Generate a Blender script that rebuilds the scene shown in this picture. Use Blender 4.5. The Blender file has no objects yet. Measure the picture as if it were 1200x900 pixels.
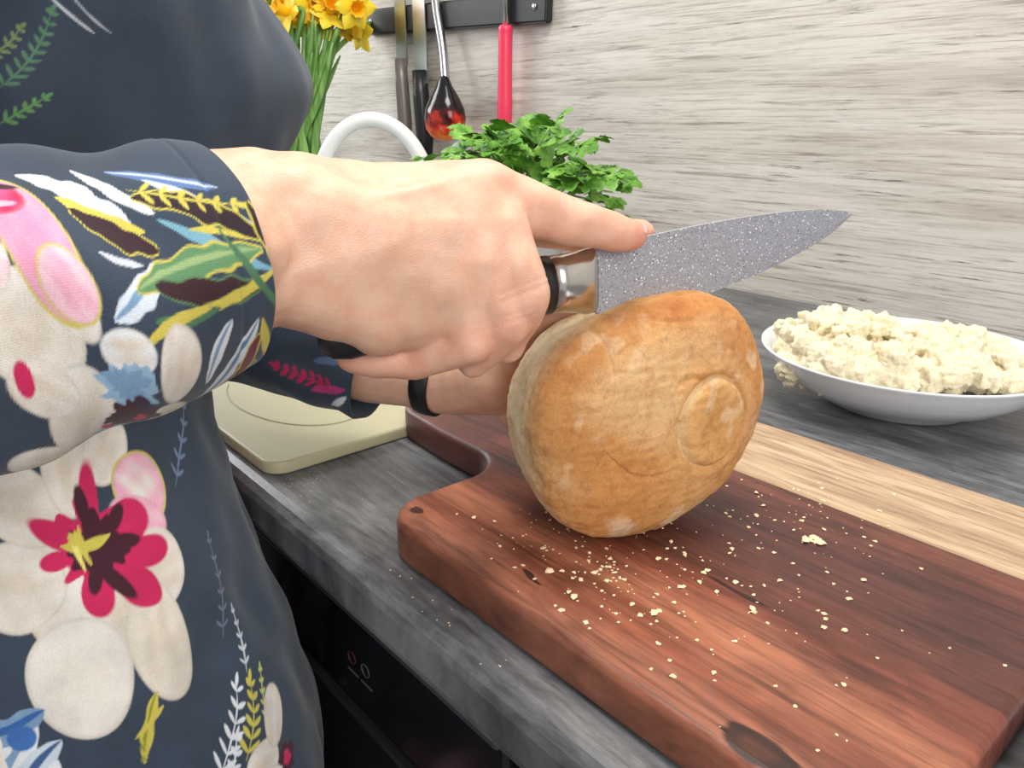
import bpy, bmesh, math, random, numpy as np
from mathutils import Vector, Matrix, Quaternion
random.seed(5); rng=np.random.RandomState(7)
S=bpy.context.scene
# ---------- plan frame: the cook's work area is drafted in metres on axes turned 41 deg to the counter
F=Vector((-.755,.656,0)).normalized(); R=Vector((F.y,-F.x,0))
def L(r,a,z): return Vector((R.x*r+F.x*a, R.y*r+F.y*a, z))
# ---------- camera
pt=math.radians(19.3)
fw=F*math.cos(pt)+Vector((0,0,-math.sin(pt)))
cd=bpy.data.cameras.new('camera'); cam=bpy.data.objects.new('camera',cd); S.collection.objects.link(cam)
cam.location=(0,0,1.14); cam.rotation_euler=fw.to_track_quat('-Z','Y').to_euler()
cd.lens=27; cd.sensor_width=36; cd.clip_start=.01
S.camera=cam
# ---------- material helpers
def lin(c):
    r=[]
    for v in c[:3]:
        v=v/255.; r.append(v/12.92 if v<=.04045 else ((v+.055)/1.055)**2.4)
    return (*r,1)
class M:
    def __init__(s,name,col=(200,200,200),rough=.5,metal=0,**k):
        s.m=bpy.data.materials.new(name); s.m.use_nodes=True; s.t=s.m.node_tree; s.b=s.t.nodes['Principled BSDF']
        s.b.inputs['Base Color'].default_value=lin(col); s.b.inputs['Roughness'].default_value=rough; s.b.inputs['Metallic'].default_value=metal
        for a,v in k.items(): s.b.inputs[a.replace('_',' ')].default_value=v
    def n(s,typ,**k):
        x=s.t.nodes.new(typ)
        for a,v in k.items(): setattr(x,a,v)
        return x
    def l(s,a,b): s.t.links.new(a,b)
    def coord(s,scale=(1,1,1),kind='Object'):
        tc=s.n('ShaderNodeTexCoord'); mp=s.n('ShaderNodeMapping'); mp.inputs['Scale'].default_value=scale
        s.l(tc.outputs[kind],mp.inputs['Vector']); return mp.outputs[0]
    def noise(s,vec,scale,detail=4,rough=.5,dist=0):
        x=s.n('ShaderNodeTexNoise'); x.inputs['Scale'].default_value=scale; x.inputs['Detail'].default_value=detail
        x.inputs['Roughness'].default_value=rough; x.inputs['Distortion'].default_value=dist
        s.l(vec,x.inputs['Vector']); return x.outputs['Fac']
    def ramp(s,fac,stops,interp='LINEAR'):
        x=s.n('ShaderNodeValToRGB'); e=x.color_ramp.elements; x.color_ramp.interpolation=interp
        e[0].position=stops[0][0]; e[0].color=lin(stops[0][1]); e[1].position=stops[-1][0]; e[1].color=lin(stops[-1][1])
        for p_,c in stops[1:-1]:
            q=e.new(p_); q.color=lin(c)
        s.l(fac,x.inputs[0]); return x.outputs[0]
    def mix(s,a,b,fac,mode='MIX'):
        x=s.n('ShaderNodeMix',data_type='RGBA',blend_type=mode)
        for v,i in((fac,0),(a,6),(b,7)):
            if hasattr(v,'links'): s.l(v,x.inputs[i])
            elif isinstance(v,tuple): x.inputs[i].default_value=lin(v)
            else: x.inputs[i].default_value=v
        return x.outputs[2]
    def math(s,op,a,b=0,c=0):
        x=s.n('ShaderNodeMath',operation=op)
        for v,i in((a,0),(b,1),(c,2)):
            if hasattr(v,'links'): s.l(v,x.inputs[i])
            else: x.inputs[i].default_value=v
        return x.outputs[0]
    def bump(s,h,strength=.3,dist=.001):
        x=s.n('ShaderNodeBump'); x.inputs['Strength'].default_value=strength; x.inputs['Distance'].default_value=dist
        s.l(h,x.inputs['Height']); s.l(x.outputs[0],s.b.inputs['Normal'])
    def base(s,o): s.l(o,s.b.inputs['Base Color'])
    def attr(s,name='print'):
        x=s.n('ShaderNodeAttribute',attribute_name=name); return x.outputs['Color']
# ---------- mesh helpers
def empty(name,loc=(0,0,0)):
    o=bpy.data.objects.new(name,None); S.collection.objects.link(o); o.location=loc; o.empty_display_size=.05; return o
def mesh(name,V,Fc,mat,parent=None,smooth=True,cols=None):
    me=bpy.data.meshes.new(name); me.from_pydata([tuple(v) for v in V],[],Fc); me.update()
    return finish(name,me,mat,parent,smooth,cols)
def finish(name,me,mat,parent=None,smooth=True,cols=None):
    if smooth: me.polygons.foreach_set('use_smooth',[True]*len(me.polygons))
    if cols is not None:
        ca=me.color_attributes.new('print','FLOAT_COLOR','POINT')
        c=np.ones((len(me.vertices),4),dtype=np.float32); c[:,:3]=cols; ca.data.foreach_set('color',c.ravel())
    o=bpy.data.objects.new(name,me); S.collection.objects.link(o)
    if mat: me.materials.append(mat.m)
    if parent:
        o.parent=parent; o.matrix_parent_inverse=Matrix.Translation(-parent.location)
    return o
def prism(name,pts,z0,z1,mat,bev=.002,parent=None,seg=3,smooth=True):
    bm=bmesh.new(); vs=[bm.verts.new((x,y,z0)) for x,y in pts]; f=bm.faces.new(vs)
    r=bmesh.ops.extrude_face_region(bm,geom=[f]); bmesh.ops.translate(bm,vec=(0,0,z1-z0),verts=[g for g in r['geom'] if isinstance(g,bmesh.types.BMVert)])
    bmesh.ops.recalc_face_normals(bm,faces=bm.faces)
    if bev:
        ed=[e for e in bm.edges if abs(e.verts[0].co.z-e.verts[1].co.z)<1e-6]
        bmesh.ops.bevel(bm,geom=ed,offset=bev,segments=seg,profile=.5,affect='EDGES',clamp_overlap=True)
    me=bpy.data.meshes.new(name); bm.to_mesh(me); bm.free()
    o=finish(name,me,mat,parent,False)
    if smooth:
        for p_ in me.polygons: p_.use_smooth=abs(p_.normal.z)<.98
    return o
def box(name,lo,hi,mat,bev=.003,parent=None):
    bm=bmesh.new(); bmesh.ops.create_cube(bm,size=1)
    for v in bm.verts: v.co=Vector([lo[i]+(v.co[i]+.5)*(hi[i]-lo[i]) for i in range(3)])
    if bev: bmesh.ops.bevel(bm,geom=bm.edges[:],offset=bev,segments=3,profile=.5,affect='EDGES')
    me=bpy.data.meshes.new(name); bm.to_mesh(me); bm.free(); return finish(name,me,mat,parent,False)
def lathe(prof,n=64,c=(0,0,0)):
    V=[];Fc=[]
    for r,z in prof:
        for i in range(n):
            a=2*math.pi*i/n; V.append((c[0]+r*math.cos(a),c[1]+r*math.sin(a),c[2]+z))
    for j in range(len(prof)-1):
        for i in range(n):
            Fc.append((j*n+i,j*n+(i+1)%n,(j+1)*n+(i+1)%n,(j+1)*n+i))
    return V,Fc
def catmull(pts,sub=6):
    P=[Vector(p_) for p_ in pts]; P=[P[0]*2-P[1]]+P+[P[-1]*2-P[-2]]; out=[]
    for i in range(1,len(P)-2):
        for k in range(sub):
            t=k/sub; a,b,c,d=P[i-1],P[i],P[i+1],P[i+2]
            out.append(.5*((2*b)+(c-a)*t+(2*a-5*b+4*c-d)*t*t+(3*b-a-3*c+d)*t**3))
    out.append(P[-2]); return out
def tube(pts,rad,n=12,cap=True,flat=1,upv=(0,0,1)):
    V=[];Fc=[]; m=len(pts); pts=[Vector(q) for q in pts]
    u=Vector(upv)
    for j,q in enumerate(pts):
        t=(pts[min(j+1,m-1)]-pts[max(j-1,0)]).normalized()
        e2=(u-t*u.dot(t))
        if e2.length<1e-4: e2=Vector((1,0,0))-t*t.x
        e2.normalize(); e1=t.cross(e2); u=e2
        r=rad[j] if hasattr(rad,'__len__') else rad
        for i in range(n):
            a=2*math.pi*i/n; V.append(q+e1*math.cos(a)*r*flat+e2*math.sin(a)*r)
    for j in range(m-1):
        for i in range(n): Fc.append((j*n+i,j*n+(i+1)%n,(j+1)*n+(i+1)%n,(j+1)*n+i))
    if cap: Fc.append(tuple(range(n))[::-1]); Fc.append(tuple((m-1)*n+i for i in range(n)))
    return V,Fc
def join(parts):
    V=[];Fc=[]
    for v,f in parts:
        o=len(V); V+=list(v); Fc+=[tuple(i+o for i in q) for q in f]
    return V,Fc
_bm=bmesh.new(); bmesh.ops.create_icosphere(_bm,subdivisions=3,radius=1); ICO=[v.co.copy() for v in _bm.verts]; _bm.free()
_bm=bmesh.new(); bmesh.ops.create_icosphere(_bm,subdivisions=1,radius=1); ICO1=[v.co.copy() for v in _bm.verts]; _bm.free()
def hullmesh(groups,ico=None):
    V=[];Fc=[]
    for g in groups:
        bm=bmesh.new()
        for c,r in g:
            c=Vector(c)
            for q in (ico or ICO): bm.verts.new(c+q*r)
        bmesh.ops.convex_hull(bm,input=bm.verts[:])
        bmesh.ops.delete(bm,geom=[v for v in bm.verts if not v.link_faces],context='VERTS')
        bm.verts.index_update(); o=len(V); V+=[v.co.copy() for v in bm.verts]; Fc+=[tuple(v.index+o for v in f.verts) for f in bm.faces]; bm.free()
    return V,Fc
def chain(pts):
    return [[pts[i],pts[i+1]] for i in range(len(pts)-1)]
def organic(groups,voxel,smooth=6,fac=.5,ico=None):
    V,Fc=hullmesh(groups,ico); me=bpy.data.meshes.new('tmp'); me.from_pydata(V,[],Fc); o=bpy.data.objects.new('tmp',me); S.collection.objects.link(o)
    m=o.modifiers.new('r','REMESH'); m.mode='VOXEL'; m.voxel_size=voxel
    s=o.modifiers.new('s','SMOOTH'); s.factor=fac; s.iterations=smooth
    dg=bpy.context.evaluated_depsgraph_get(); out=bpy.data.meshes.new_from_object(o.evaluated_get(dg)); bpy.data.objects.remove(o); return out
def getco(me):
    a=np.empty(len(me.vertices)*3,dtype=np.float32); me.vertices.foreach_get('co',a); return a.reshape(-1,3)
def getno(me):
    a=np.empty(len(me.vertices)*3,dtype=np.float32); me.vertices.foreach_get('normal',a); return a.reshape(-1,3)
def setco(me,a): me.vertices.foreach_set('co',np.ascontiguousarray(a,dtype=np.float32).ravel()); me.update()
def sn(P,freq,seed,n=14):
    r=np.random.RandomState(seed); P=np.asarray(P); out=np.zeros(len(P))
    for i in range(n):
        k=r.normal(size=P.shape[1]); k=k/np.linalg.norm(k)*freq*r.uniform(.6,1.5); out+=np.sin(P@k+r.uniform(0,6.28))
    return out/math.sqrt(n/2)
def LC(c): return np.array(lin(c)[:3])

# ================= ROOM
m=M('whitewashed_wood_panel',rough=.5)
n1=m.noise(m.coord((.8,1,9)),2.6,9,.6,.4); n2=m.noise(m.coord((5,1,130)),2.5,8,.75,.35); n3=m.noise(m.coord((6,5,190)),1.5,8,.75,.4); n4=m.noise(m.coord((3,1,9)),1.9,5,.6); n5=m.noise(m.coord((1.6,1,60)),3,9,.7,.6)
c=m.ramp(n1,[(.30,(178,170,158)),(.45,(202,196,186)),(.58,(215,209,200)),(.75,(192,184,172))])
c=m.mix(c,m.ramp(n5,[(.36,(146,132,116)),(.46,(255,255,255)),(.9,(255,255,255))]),.62,'MULTIPLY')
c=m.mix(c,m.ramp(n2,[(.36,(150,142,132)),(.5,(255,255,255))]),.42,'MULTIPLY')
gate=m.ramp(n4,[(.50,(0,0,0)),(.60,(255,255,255))])
c=m.mix(c,m.mix(c,m.ramp(n3,[(.38,(64,56,48)),(.43,(255,255,255))]),.85,'MULTIPLY'),gate)
m.base(c); m.bump(m.math('ADD',n2,n5),.2,.002)
box('wall_back',(-3.2,.98,0),(2.2,1.08,2.6),m,0)
m=M('floor_tiles',(120,112,104),.5); m.base(m.ramp(m.noise(m.coord((3,3,3)),2,5),[(.3,(105,98,90)),(.7,(140,132,122))]))
box('floor',(-3.2,-2.5,-.05),(2.2,1.08,0),m,0)
# ================= COUNTER
m=M('slate_laminate',rough=.36)
n1=m.noise(m.coord((3,22,1)),2,8,.65,1.2); n2=m.noise(m.coord((14,110,9)),2,6,.75,.3); n3=m.noise(m.coord((6,9,3)),2.5,6,.65,.6)
c=m.ramp(n1,[(.28,(80,80,82)),(.5,(112,113,114)),(.72,(142,143,144))]); c=m.mix(c,m.ramp(n2,[(.35,(130,130,130)),(.55,(255,255,255))]),.6,'MULTIPLY')
c=m.mix(c,m.ramp(n3,[(.35,(165,166,168)),(.6,(255,255,255))]),.75,'MULTIPLY')
m.base(c); m.bump(n2,.2,.001); m.l(m.math('MULTIPLY_ADD',n1,.25,.25),m.b.inputs['Roughness'])
box('countertop',(-3.15,.176,.860),(1.6,.979,.9),m,.011)
black=M('black_plastic',(22,22,24),.35); dark=M('dark_glass',(16,15,16),.2); steel=M('brushed_steel',(190,190,192),.28,1)
grey=M('grey_label',(90,86,88),.5); redl=M('red_label',(96,34,44),.5)
cab=empty('base_cabinet')
cm=M('cabinet_dark',(34,33,34),.5)
box('carcass',(-3.1,.235,.1),(1.5,.97,.859),cm,.002,cab); box('plinth',(-3.1,.28,0),(1.5,.97,.1),cm,0,cab)
dw=empty('dishwasher')
box('control_panel',(-.84,.205,.742),(-.24,.234,.826),dark,.004,dw)
box('door',(-.84,.209,.12),(-.24,.234,.736),black,.004,dw)
box('trim_strip',(-.84,.198,.828),(-.24,.234,.850),M('anthracite_trim',(74,74,77),.4,.4),.003,dw)
box('trim_lower',(-.84,.201,.737),(-.24,.2349,.741),M('steel_line',(90,90,92),.35,.8),.0005,dw)
for i in range(2):
    x=-.405+i*.018; V,Fc=lathe([(.0045,0),(.0052,0),(.0052,.0004),(.0045,.0004),(.0045,0)],24); mesh('program_ring_%d'%i,[(x+v[0],.2048-v[2],.785+v[1]) for v in V],Fc,[redl,grey,grey][i],dw)
    box('label_%d'%i,(x-.007,.2046,.772),(x+.007,.2052,.7735),grey,0,dw)
# ================= CUTTING BOARD
m=M('walnut_board',rough=.45)
tc=m.n('ShaderNodeTexCoord'); sp=m.n('ShaderNodeSeparateXYZ'); m.l(tc.outputs['Object'],sp.inputs[0])
X,Y=sp.outputs['X'],sp.outputs['Y']
wob=m.noise(m.coord((7,22,3)),1.1,3,.5,.3); fine=m.noise(m.coord((14,190,30)),1.5,6,.65,.5); mid=m.noise(m.coord((5,60,8)),1.5,5,.6,.9); blotch=m.noise(m.coord((9,14,8)),1.8,4,.6,.5)
yy=m.math('ADD',Y,m.math('MULTIPLY',m.math('SUBTRACT',wob,.5),.055))
yd=m.math('MULTIPLY_ADD',yy,1/.21,-.195/.21)
cD=m.ramp(yd,[(0,(152,90,66)),(.08,(174,112,86)),(.18,(142,78,56)),(.27,(182,116,86)),(.36,(138,74,55)),(.5,(112,61,50)),(.68,(92,52,46)),(.86,(104,57,49)),(1,(122,70,56))])
cL=m.ramp(mid,[(.3,(158,128,99)),(.5,(186,156,124)),(.7,(206,181,148))])
cD=m.mix(cD,m.ramp(mid,[(.3,(150,140,135)),(.55,(255,255,255)),(.8,(255,230,210))]),.8,'MULTIPLY')
cD=m.mix(cD,m.ramp(blotch,[(.35,(170,160,155)),(.55,(255,255,255))]),.55,'MULTIPLY')
isL=m.math('GREATER_THAN',Y,.401)
c=m.mix(cD,cL,isL); c=m.mix(c,m.ramp(fine,[(.3,(130,120,115)),(.55,(255,255,255))]),.65,'MULTIPLY')
for kx,ky,rx,ry in((-.106,.209,.014,.009),(-.333,.217,.007,.004),(-.167,.285,.016,.0022),(-.24,.226,.010,.002)):
    dx=m.math('MULTIPLY',m.math('SUBTRACT',X,kx),1/rx); dy=m.math('MULTIPLY',m.math('SUBTRACT',yy if ry<.003 else Y,ky),1/ry)
    d=m.math('SQRT',m.math('ADD',m.math('MULTIPLY',dx,dx),m.math('MULTIPLY',dy,dy)))
    d=m.math('ADD',d,m.math('MULTIPLY',m.math('SUBTRACT',mid,.5),1.6))
    k=m.ramp(d,[(.25,(120,95,85)),(.55,(32,20,16)),(.8,(60,34,26)),(1,(255,255,255))]); c=m.mix(c,k,.9,'MULTIPLY')
m.base(c); m.bump(fine,.25,.0008); m.l(m.math('MULTIPLY_ADD',mid,.3,.34),m.b.inputs['Roughness'])
def arc(cx,cy,r,a0,a1,n=8): return [(cx+r*math.cos(math.radians(a0+(a1-a0)*i/n)),cy+r*math.sin(math.radians(a0+(a1-a0)*i/n))) for i in range(n+1)]
x0,x1,y0,y1=-.35,-.052,.2,.488; rc=.03
pts=arc(x1-rc,y0+rc,rc,-90,0)+arc(x1-rc,y1-rc,rc,0,90)+arc(x0+rc,y1-rc,rc,90,180)
pts+=arc(x0-.028,.392,.028,0,-90,6)+[(-.42,.362)]+arc(-.462,.332,.032,100,260,12)+[(-.42,.297)]+arc(x0-.028,.268,.029,90,0,6)+arc(x0+rc,y0+rc,rc,180,270)
board=prism('cutting_board',pts,.9003,.925,m,.0045,None,4)
# plastic board
m=M('cream_plastic',(190,184,150),.45); m.bump(m.noise(m.coord((1,1,1)),400,2),.1,.0005)
px=[q for q in arc(-.475-.016,.19+.016,.016,-90,0)+arc(-.475-.02,.345-.02,.02,0,90)+arc(-.76+.02,.345-.02,.02,90,180)+arc(-.76+.02,.19+.02,.02,180,270)]
pc=empty('plastic_chopping_board'); prism('slab',px,.9003,.910,m,.002,pc)
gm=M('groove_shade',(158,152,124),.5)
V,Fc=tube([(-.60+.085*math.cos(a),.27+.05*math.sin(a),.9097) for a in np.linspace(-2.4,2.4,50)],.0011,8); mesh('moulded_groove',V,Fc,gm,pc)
# ================= BREAD
Rv=L(0.066,.381,.9925); nn=Vector((math.cos(math.radians(-17)),math.sin(math.radians(-17)),.0)).normalized(); eh=Vector((0,0,1)).cross(nn).normalized(); ev=Vector((0,0,1))
nt,nph=320,460
t=np.linspace(0,math.pi,nt)[:,None]; t[0]=1e-9; t[-1]=math.pi-1e-9; ph=np.linspace(0,2*math.pi,nph,endpoint=False)[None,:]
t=t-.35*np.sin(2*t)*0.5
ct,st=np.cos(t),np.abs(np.sin(t))+1e-12
front=ct>0
tabA=np.array([0,25,45,60,75,90,110,135,160,180,225,270,315,340,360]); tabR=np.array([.0735,.0755,.0760,.0685,.0625,.0590,.0588,.0630,.0662,.0675,.0705,.0690,.0720,.0730,.0735])
fa=np.arange(0,360,1.); fr0=np.interp(fa,tabA,tabR); kk=np.exp(-np.linspace(-2,2,31)**2); kk/=kk.sum(); fr0=np.convolve(np.pad(fr0,15,mode='wrap'),kk,'valid')
Rr=np.interp(np.degrees(ph),np.append(fa,360),np.append(fr0,fr0[0]))
rho=np.where(front,st**.50,st**.55)*np.ones_like(ph)
h=np.where(front,.027*np.abs(ct)**.66,-.057*np.abs(ct)**.75)*np.ones_like(ph)
uu=rho*Rr*np.cos(ph); vv=rho*Rr*np.sin(ph)
P=np.stack([uu.ravel(),vv.ravel(),h.ravel()],1)
P[:,2]+=.005*(1-np.clip((P[:,0]**2+P[:,1]**2)/.066**2,0,1))*(P[:,2]>0)
back=np.clip(-P[:,2]/.05,0,1); P[:,0]*=(1-.07*back); P[:,1]*=(1-.14*back)
d=np.hypot((P[:,0]-.028)/.92,(P[:,1]+.001)); d=d*(1+.03*sn(P,90,44)); fr=P[:,2]>0
P[:,2]+=fr*(.0030/(1+np.exp((d-.0225)/.0011))-.0018*np.exp(-((d-.0247)/.0015)**2)+.0009*np.exp(-((d-.0290)/.003)**2))
P[:,2]+=fr*(-.0012*np.exp(-((P[:,0]-.028)**2+P[:,1]**2)/.011**2))
nd=P/np.linalg.norm(P,axis=1)[:,None]
crk=np.clip(.16-np.abs(sn(P,85,71)),0,1)/.16*np.clip(sn(P,50,72)-.4,0,1)
P+=nd*(.0009*sn(P,60,1)+.0004*sn(P,170,2)+.00022*sn(P,480,3)+.00012*sn(P,1100,4)-.0009*crk)[:,None]
W=np.array(Rv)+P[:,0:1]*np.array(eh)+P[:,1:2]*np.array(ev)+P[:,2:3]*np.array(nn)
W[:,2]=np.maximum(W[:,2],.9255)
Fc=[(j*nph+i,j*nph+(i+1)%nph,(j+1)*nph+(i+1)%nph,(j+1)*nph+i) for j in range(nt-1) for i in range(nph)]
Fc+=[tuple(range(nph))[::-1],tuple((nt-1)*nph+i for i in range(nph))]
g=.5+.5*np.tanh(sn(P,55,5)*1.3); g2=.5+.5*np.tanh(sn(P,190,6)*1.3); g3=.5+.5*np.tanh(sn(P,95,8)*1.5)
col=LC((214,154,88))*(1-g[:,None])+LC((234,186,124))*g[:,None]
dk=np.clip((.5-g2)*1.4,0,1)[:,None]*.36; col=col*(1-dk)+LC((194,126,62))*dk
k_=(np.clip(g3-.5,0,1)*.8)[:,None]; col=col*(1-k_)+LC((240,208,158))*k_
side=np.clip((-P[:,2]+.008+.004*sn(P,80,17))/.014,0,1)[:,None]; pale=LC((244,224,180)); col=col*(1-side*.85)+pale*side*.85
rr_=np.hypot(P[:,0],P[:,1]); rim=(np.exp(-((rr_-.061)/.012)**2)*np.clip(P[:,2]/.01,0,1)*(.3+.7*g2)*(.6+.4*np.clip(P[:,1]/.05,-1,1)))[:,None]*.85; col=col*(1-rim)+LC((188,116,54))*rim
imp=(1/(1+np.exp((d-.022)/.0015))*fr)[:,None]*.4; col=col*(1-imp)+LC((224,174,104))*imp
ring=(np.exp(-((d-.0236)/.0015)**2)*fr*np.clip(.6-(P[:,0]-.028)/.03,0,1)*(.5+.5*g2))[:,None]*.75; col=col*(1-ring)+LC((250,226,178))*ring
fl=(np.clip(sn(P,180,9)-1.1,0,.7)*np.clip((-P[:,1]-.035)/.02,0,1))[:,None]; col=col*(1-fl)+LC((244,222,190))*fl
fl=(np.clip(sn(P,420,19)-.9,0,.8)*.5*np.clip(sn(P,60,20)+.2,0,1))[:,None]; col=col*(1-fl)+LC((248,226,190))*fl
m=M('bread_crust',rough=.62); a=m.attr(); nz=m.noise(m.coord((1,1,1)),560,6,.8); nb=m.noise(m.coord((1,1,1)),95,8,.8)
c=m.mix(a,m.ramp(nz,[(.36,(200,165,125)),(.48,(255,255,255)),(.75,(255,252,240))]),.42,'MULTIPLY'); c=m.mix(c,m.ramp(nb,[(.36,(200,156,108)),(.52,(255,255,255))]),.5,'MULTIPLY')
m.base(c); m.bump(m.math('ADD',nz,nb),.65,.0015); m.b.inputs['Subsurface Weight'].default_value=.06; m.b.inputs['Subsurface Radius'].default_value=(.004,.002,.001); m.b.inputs['Specular IOR Level'].default_value=.4
mesh('bread_loaf',W,Fc,m,None,True,col)
# crumbs
V=[];Fc=[]
def crumb(c,s):
    global V,Fc
    bm=bmesh.new(); bmesh.ops.create_icosphere(bm,subdivisions=1,radius=s)
    for v in bm.verts: v.co=Vector((v.co.x*random.uniform(.5,1.9),v.co.y*random.uniform(.5,1.5),max(v.co.z*random.uniform(.2,.6),-s*.3)))
    q=Matrix.Rotation(random.uniform(0,6.28),3,'Z'); bm.verts.index_update()
    o=len(V); V+=[q@v.co+Vector(c)+Vector((0,0,s*.3)) for v in bm.verts]; Fc+=[tuple(v.index+o for v in f.verts) for f in bm.faces]; bm.free()
def bz(x,y): return .925 if x>x0+.005 and y>.205 and y<.483 and x<x1-.01 else None
for i in range(360):
    k=random.random()
    if k<.4: x,y=random.gauss(-.225,.035),random.gauss(.25,.022)
    elif k<.75: x,y=random.gauss(-.17,.055),random.gauss(.265,.045)
    else: x,y=random.gauss(-.18,.03),random.gauss(.37,.03)
    z=bz(x,y)
    if z: crumb((x,y,z),random.choice([.0003,.0003,.0004,.0004,.0005,.0006,.0008,.0010,.0013]))
for r_,a_ in((.0485,.334),(.08,.318),(.11,.30),(.03,.31),(.062,.296),(.14,.29),(.02,.33),(.09,.345)):
    for k in range(2):
        q=L(r_+random.gauss(0,.002),a_+random.gauss(0,.002),.925)
        if bz(q.x,q.y): crumb(q,random.uniform(.001,.0022))
for k in range(12):
    q=L(.1595+random.gauss(0,.0022),.36+random.gauss(0,.0025),.925); crumb(q,random.uniform(.0012,.0026))
for i in range(14):
    x,y=random.uniform(-.36,-.2),random.uniform(.181,.197); crumb((x,y,.9),.0004)
for i in range(200):
    x=random.gauss(-.50,.03); y=random.gauss(.205,.012)
    if x>-.47 and .18<y: crumb((x,y,.9),.0003)
m=M('crumb',(238,212,172),.8); mesh('bread_crumbs',V,Fc,m,None,False)
# ================= BOWL
bc=Vector((-.259,.678,.9)); bw=empty('bowl_of_breadcrumb_dough',bc)
m=M('white_porcelain',(236,238,242),.16)
prof=[(0,.004),(.052,.004),(.056,.0),(.060,.001),(.064,.006),(.085,.014),(.103,.027),(.114,.040),(.118,.0455),(.1195,.047),(.1195,.0485),(.117,.048),(.112,.041),(.100,.0295),(.083,.0185),(.06,.010),(0,.008)]
V,Fc=lathe([(a,b) for a,b in prof],128,bc); mesh('porcelain_bowl',V,Fc,m,bw)
mg=M('grey_leaf_decor',(120,126,130),.3)
for k,(aa,rr) in enumerate([(60,.108),(74,.109),(46,.108)]):
    th=math.radians(aa); pts=[bc+Vector((math.cos(th+s*.1)*(.098+s*.014),math.sin(th+s*.1)*(.098+s*.014),.0285+s*.0135)) for s in np.linspace(0,1,8)]
    V,Fc=tube(pts,[.0008+.003*math.sin(math.pi*i/7) for i in range(8)],8,flat=1,upv=(0,0,1)); 
    V=[v-Vector((0,0,.0012)) for v in V]; mesh('leaf_decor_%d'%k,V,Fc,mg,bw)
gr=[]
def blob(cr,ca,cz,sr,sa,sz,n,rs,skin=False):
    for i in range(n):
        while True:
            q=np.random.RandomState(random.randint(0,10**6)).uniform(-1,1,3)
            if np.linalg.norm(q)<1: break
        if skin: q=q/np.linalg.norm(q); q[2]=abs(q[2])
        gr.append([(L(cr+q[0]*sr,ca+q[1]*sa,cz+q[2]*sz),random.uniform(*rs))])
blob(.288,.64,.942,.050,.062,.018,80,(.010,.017)); blob(.286,.65,.958,.026,.03,.014,26,(.008,.013)); blob(.384,.636,.938,.044,.062,.013,80,(.010,.015)); blob(.336,.634,.936,.034,.066,.009,50,(.009,.014)); blob(.280,.655,.974,.008,.008,.008,8,(.005,.008))
blob(.288,.64,.946,.054,.064,.026,30,(.005,.010),True); blob(.384,.638,.941,.046,.060,.018,30,(.005,.009),True)
me=organic(gr,.0014,4); co=getco(me); no=getno(me)
co+=no*(.0014*np.abs(sn(co,200,11))-.0006+.0010*sn(co,480,12)+.0008*sn(co,1100,13)+.0005*sn(co,2300,14))[:,None]; setco(me,co)
m=M('bread_dough_pieces',(240,228,196),.85); nz=m.noise(m.coord(),500,7,.8); m.base(m.ramp(nz,[(.34,(224,206,162)),(.48,(242,230,196)),(.7,(250,243,220))])); m.bump(nz,.6,.002)
m.b.inputs['Subsurface Weight'].default_value=.3; m.b.inputs['Subsurface Radius'].default_value=(.006,.005,.0035)
finish('torn_bread_pieces',me,m,bw)
# white plate by the right end of the board
pl=Vector((.055,.33,.9)); V,Fc=lathe([(0,.003),(.05,.003),(.053,.0),(.056,.002),(.08,.009),(.098,.013),(.099,.0145),(.097,.015),(.078,.0115),(.05,.006),(0,.005)],96,pl); mesh('white_plate',V,Fc,M('plate_white',(232,234,240),.2))
# ================= KNIFE
K0=L(.0382,.37,1.0791); K1=L(.1934,.445,1.0872); kx=(K1-K0).normalized(); kz=(Vector((0,0,1))-kx*kx.z).normalized(); ky=kx.cross(kz)
kp=lambda s,t_,w=0: K0+kx*s+kz*t_+ky*w
kn=empty('chef_knife')
top=[(0,0),(.03,.0026),(.06,.0046),(.09,.0058),(.115,.0060),(.14,.0052),(.155,.0036),(.166,.0016),(.1726,-.0005)]
bot=[(.003,-.0425),(.02,-.0405),(.05,-.0360),(.08,-.0310),(.105,-.0262),(.13,-.0198),(.15,-.0132),(.163,-.0072),(.1726,-.0008)]
top=[(v.x,v.y) for v in catmull([(a,b,0) for a,b in top],4)]; bot=[(v.x,v.y) for v in catmull([(a,b,0) for a,b in bot],4)]
V=[];Fc=[];ns=len(top);fr_=[0,.0,.25,.6,.93,1.0]; th_=[.0009,.0010,.0010,.0009,.0004,.00005]
for (a,b),(c_,d_) in zip(top,bot):
    ring=[]
    for sgn in(1,-1):
        for f_,w_ in (list(zip(fr_,th_)) if sgn==1 else list(zip(fr_,th_))[::-1]):
            V.append(kp(a+(c_-a)*f_,b+(d_-b)*f_,sgn*w_))
q=12
for j in range(ns-1):
    for i in range(q): Fc.append((j*q+i,j*q+(i+1)%q,(j+1)*q+(i+1)%q,(j+1)*q+i))
Fc.append(tuple(range(q))[::-1]); Fc.append(tuple((ns-1)*q+i for i in range(q)))
m=M('speckled_stone_blade',rough=.35,metal=.0)
v1=m.n('ShaderNodeTexVoronoi'); v1.inputs['Scale'].default_value=700; m.l(m.coord(),v1.inputs['Vector']); v2=m.n('ShaderNodeTexVoronoi'); v2.inputs['Scale'].default_value=400; m.l(m.coord(),v2.inputs['Vector'])
nz=m.noise(m.coord(),500,3); 
c=m.mix((136,137,144),(168,169,176),nz)
s1=m.ramp(m.math('ADD',v1.outputs['Distance'],m.math('MULTIPLY',nz,.25)),[(.30,(255,255,255)),(.36,(0,0,0))]); s2=m.ramp(m.math('ADD',v2.outputs['Distance'],m.math('MULTIPLY',nz,.3)),[(.29,(255,255,255)),(.33,(0,0,0))])
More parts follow.
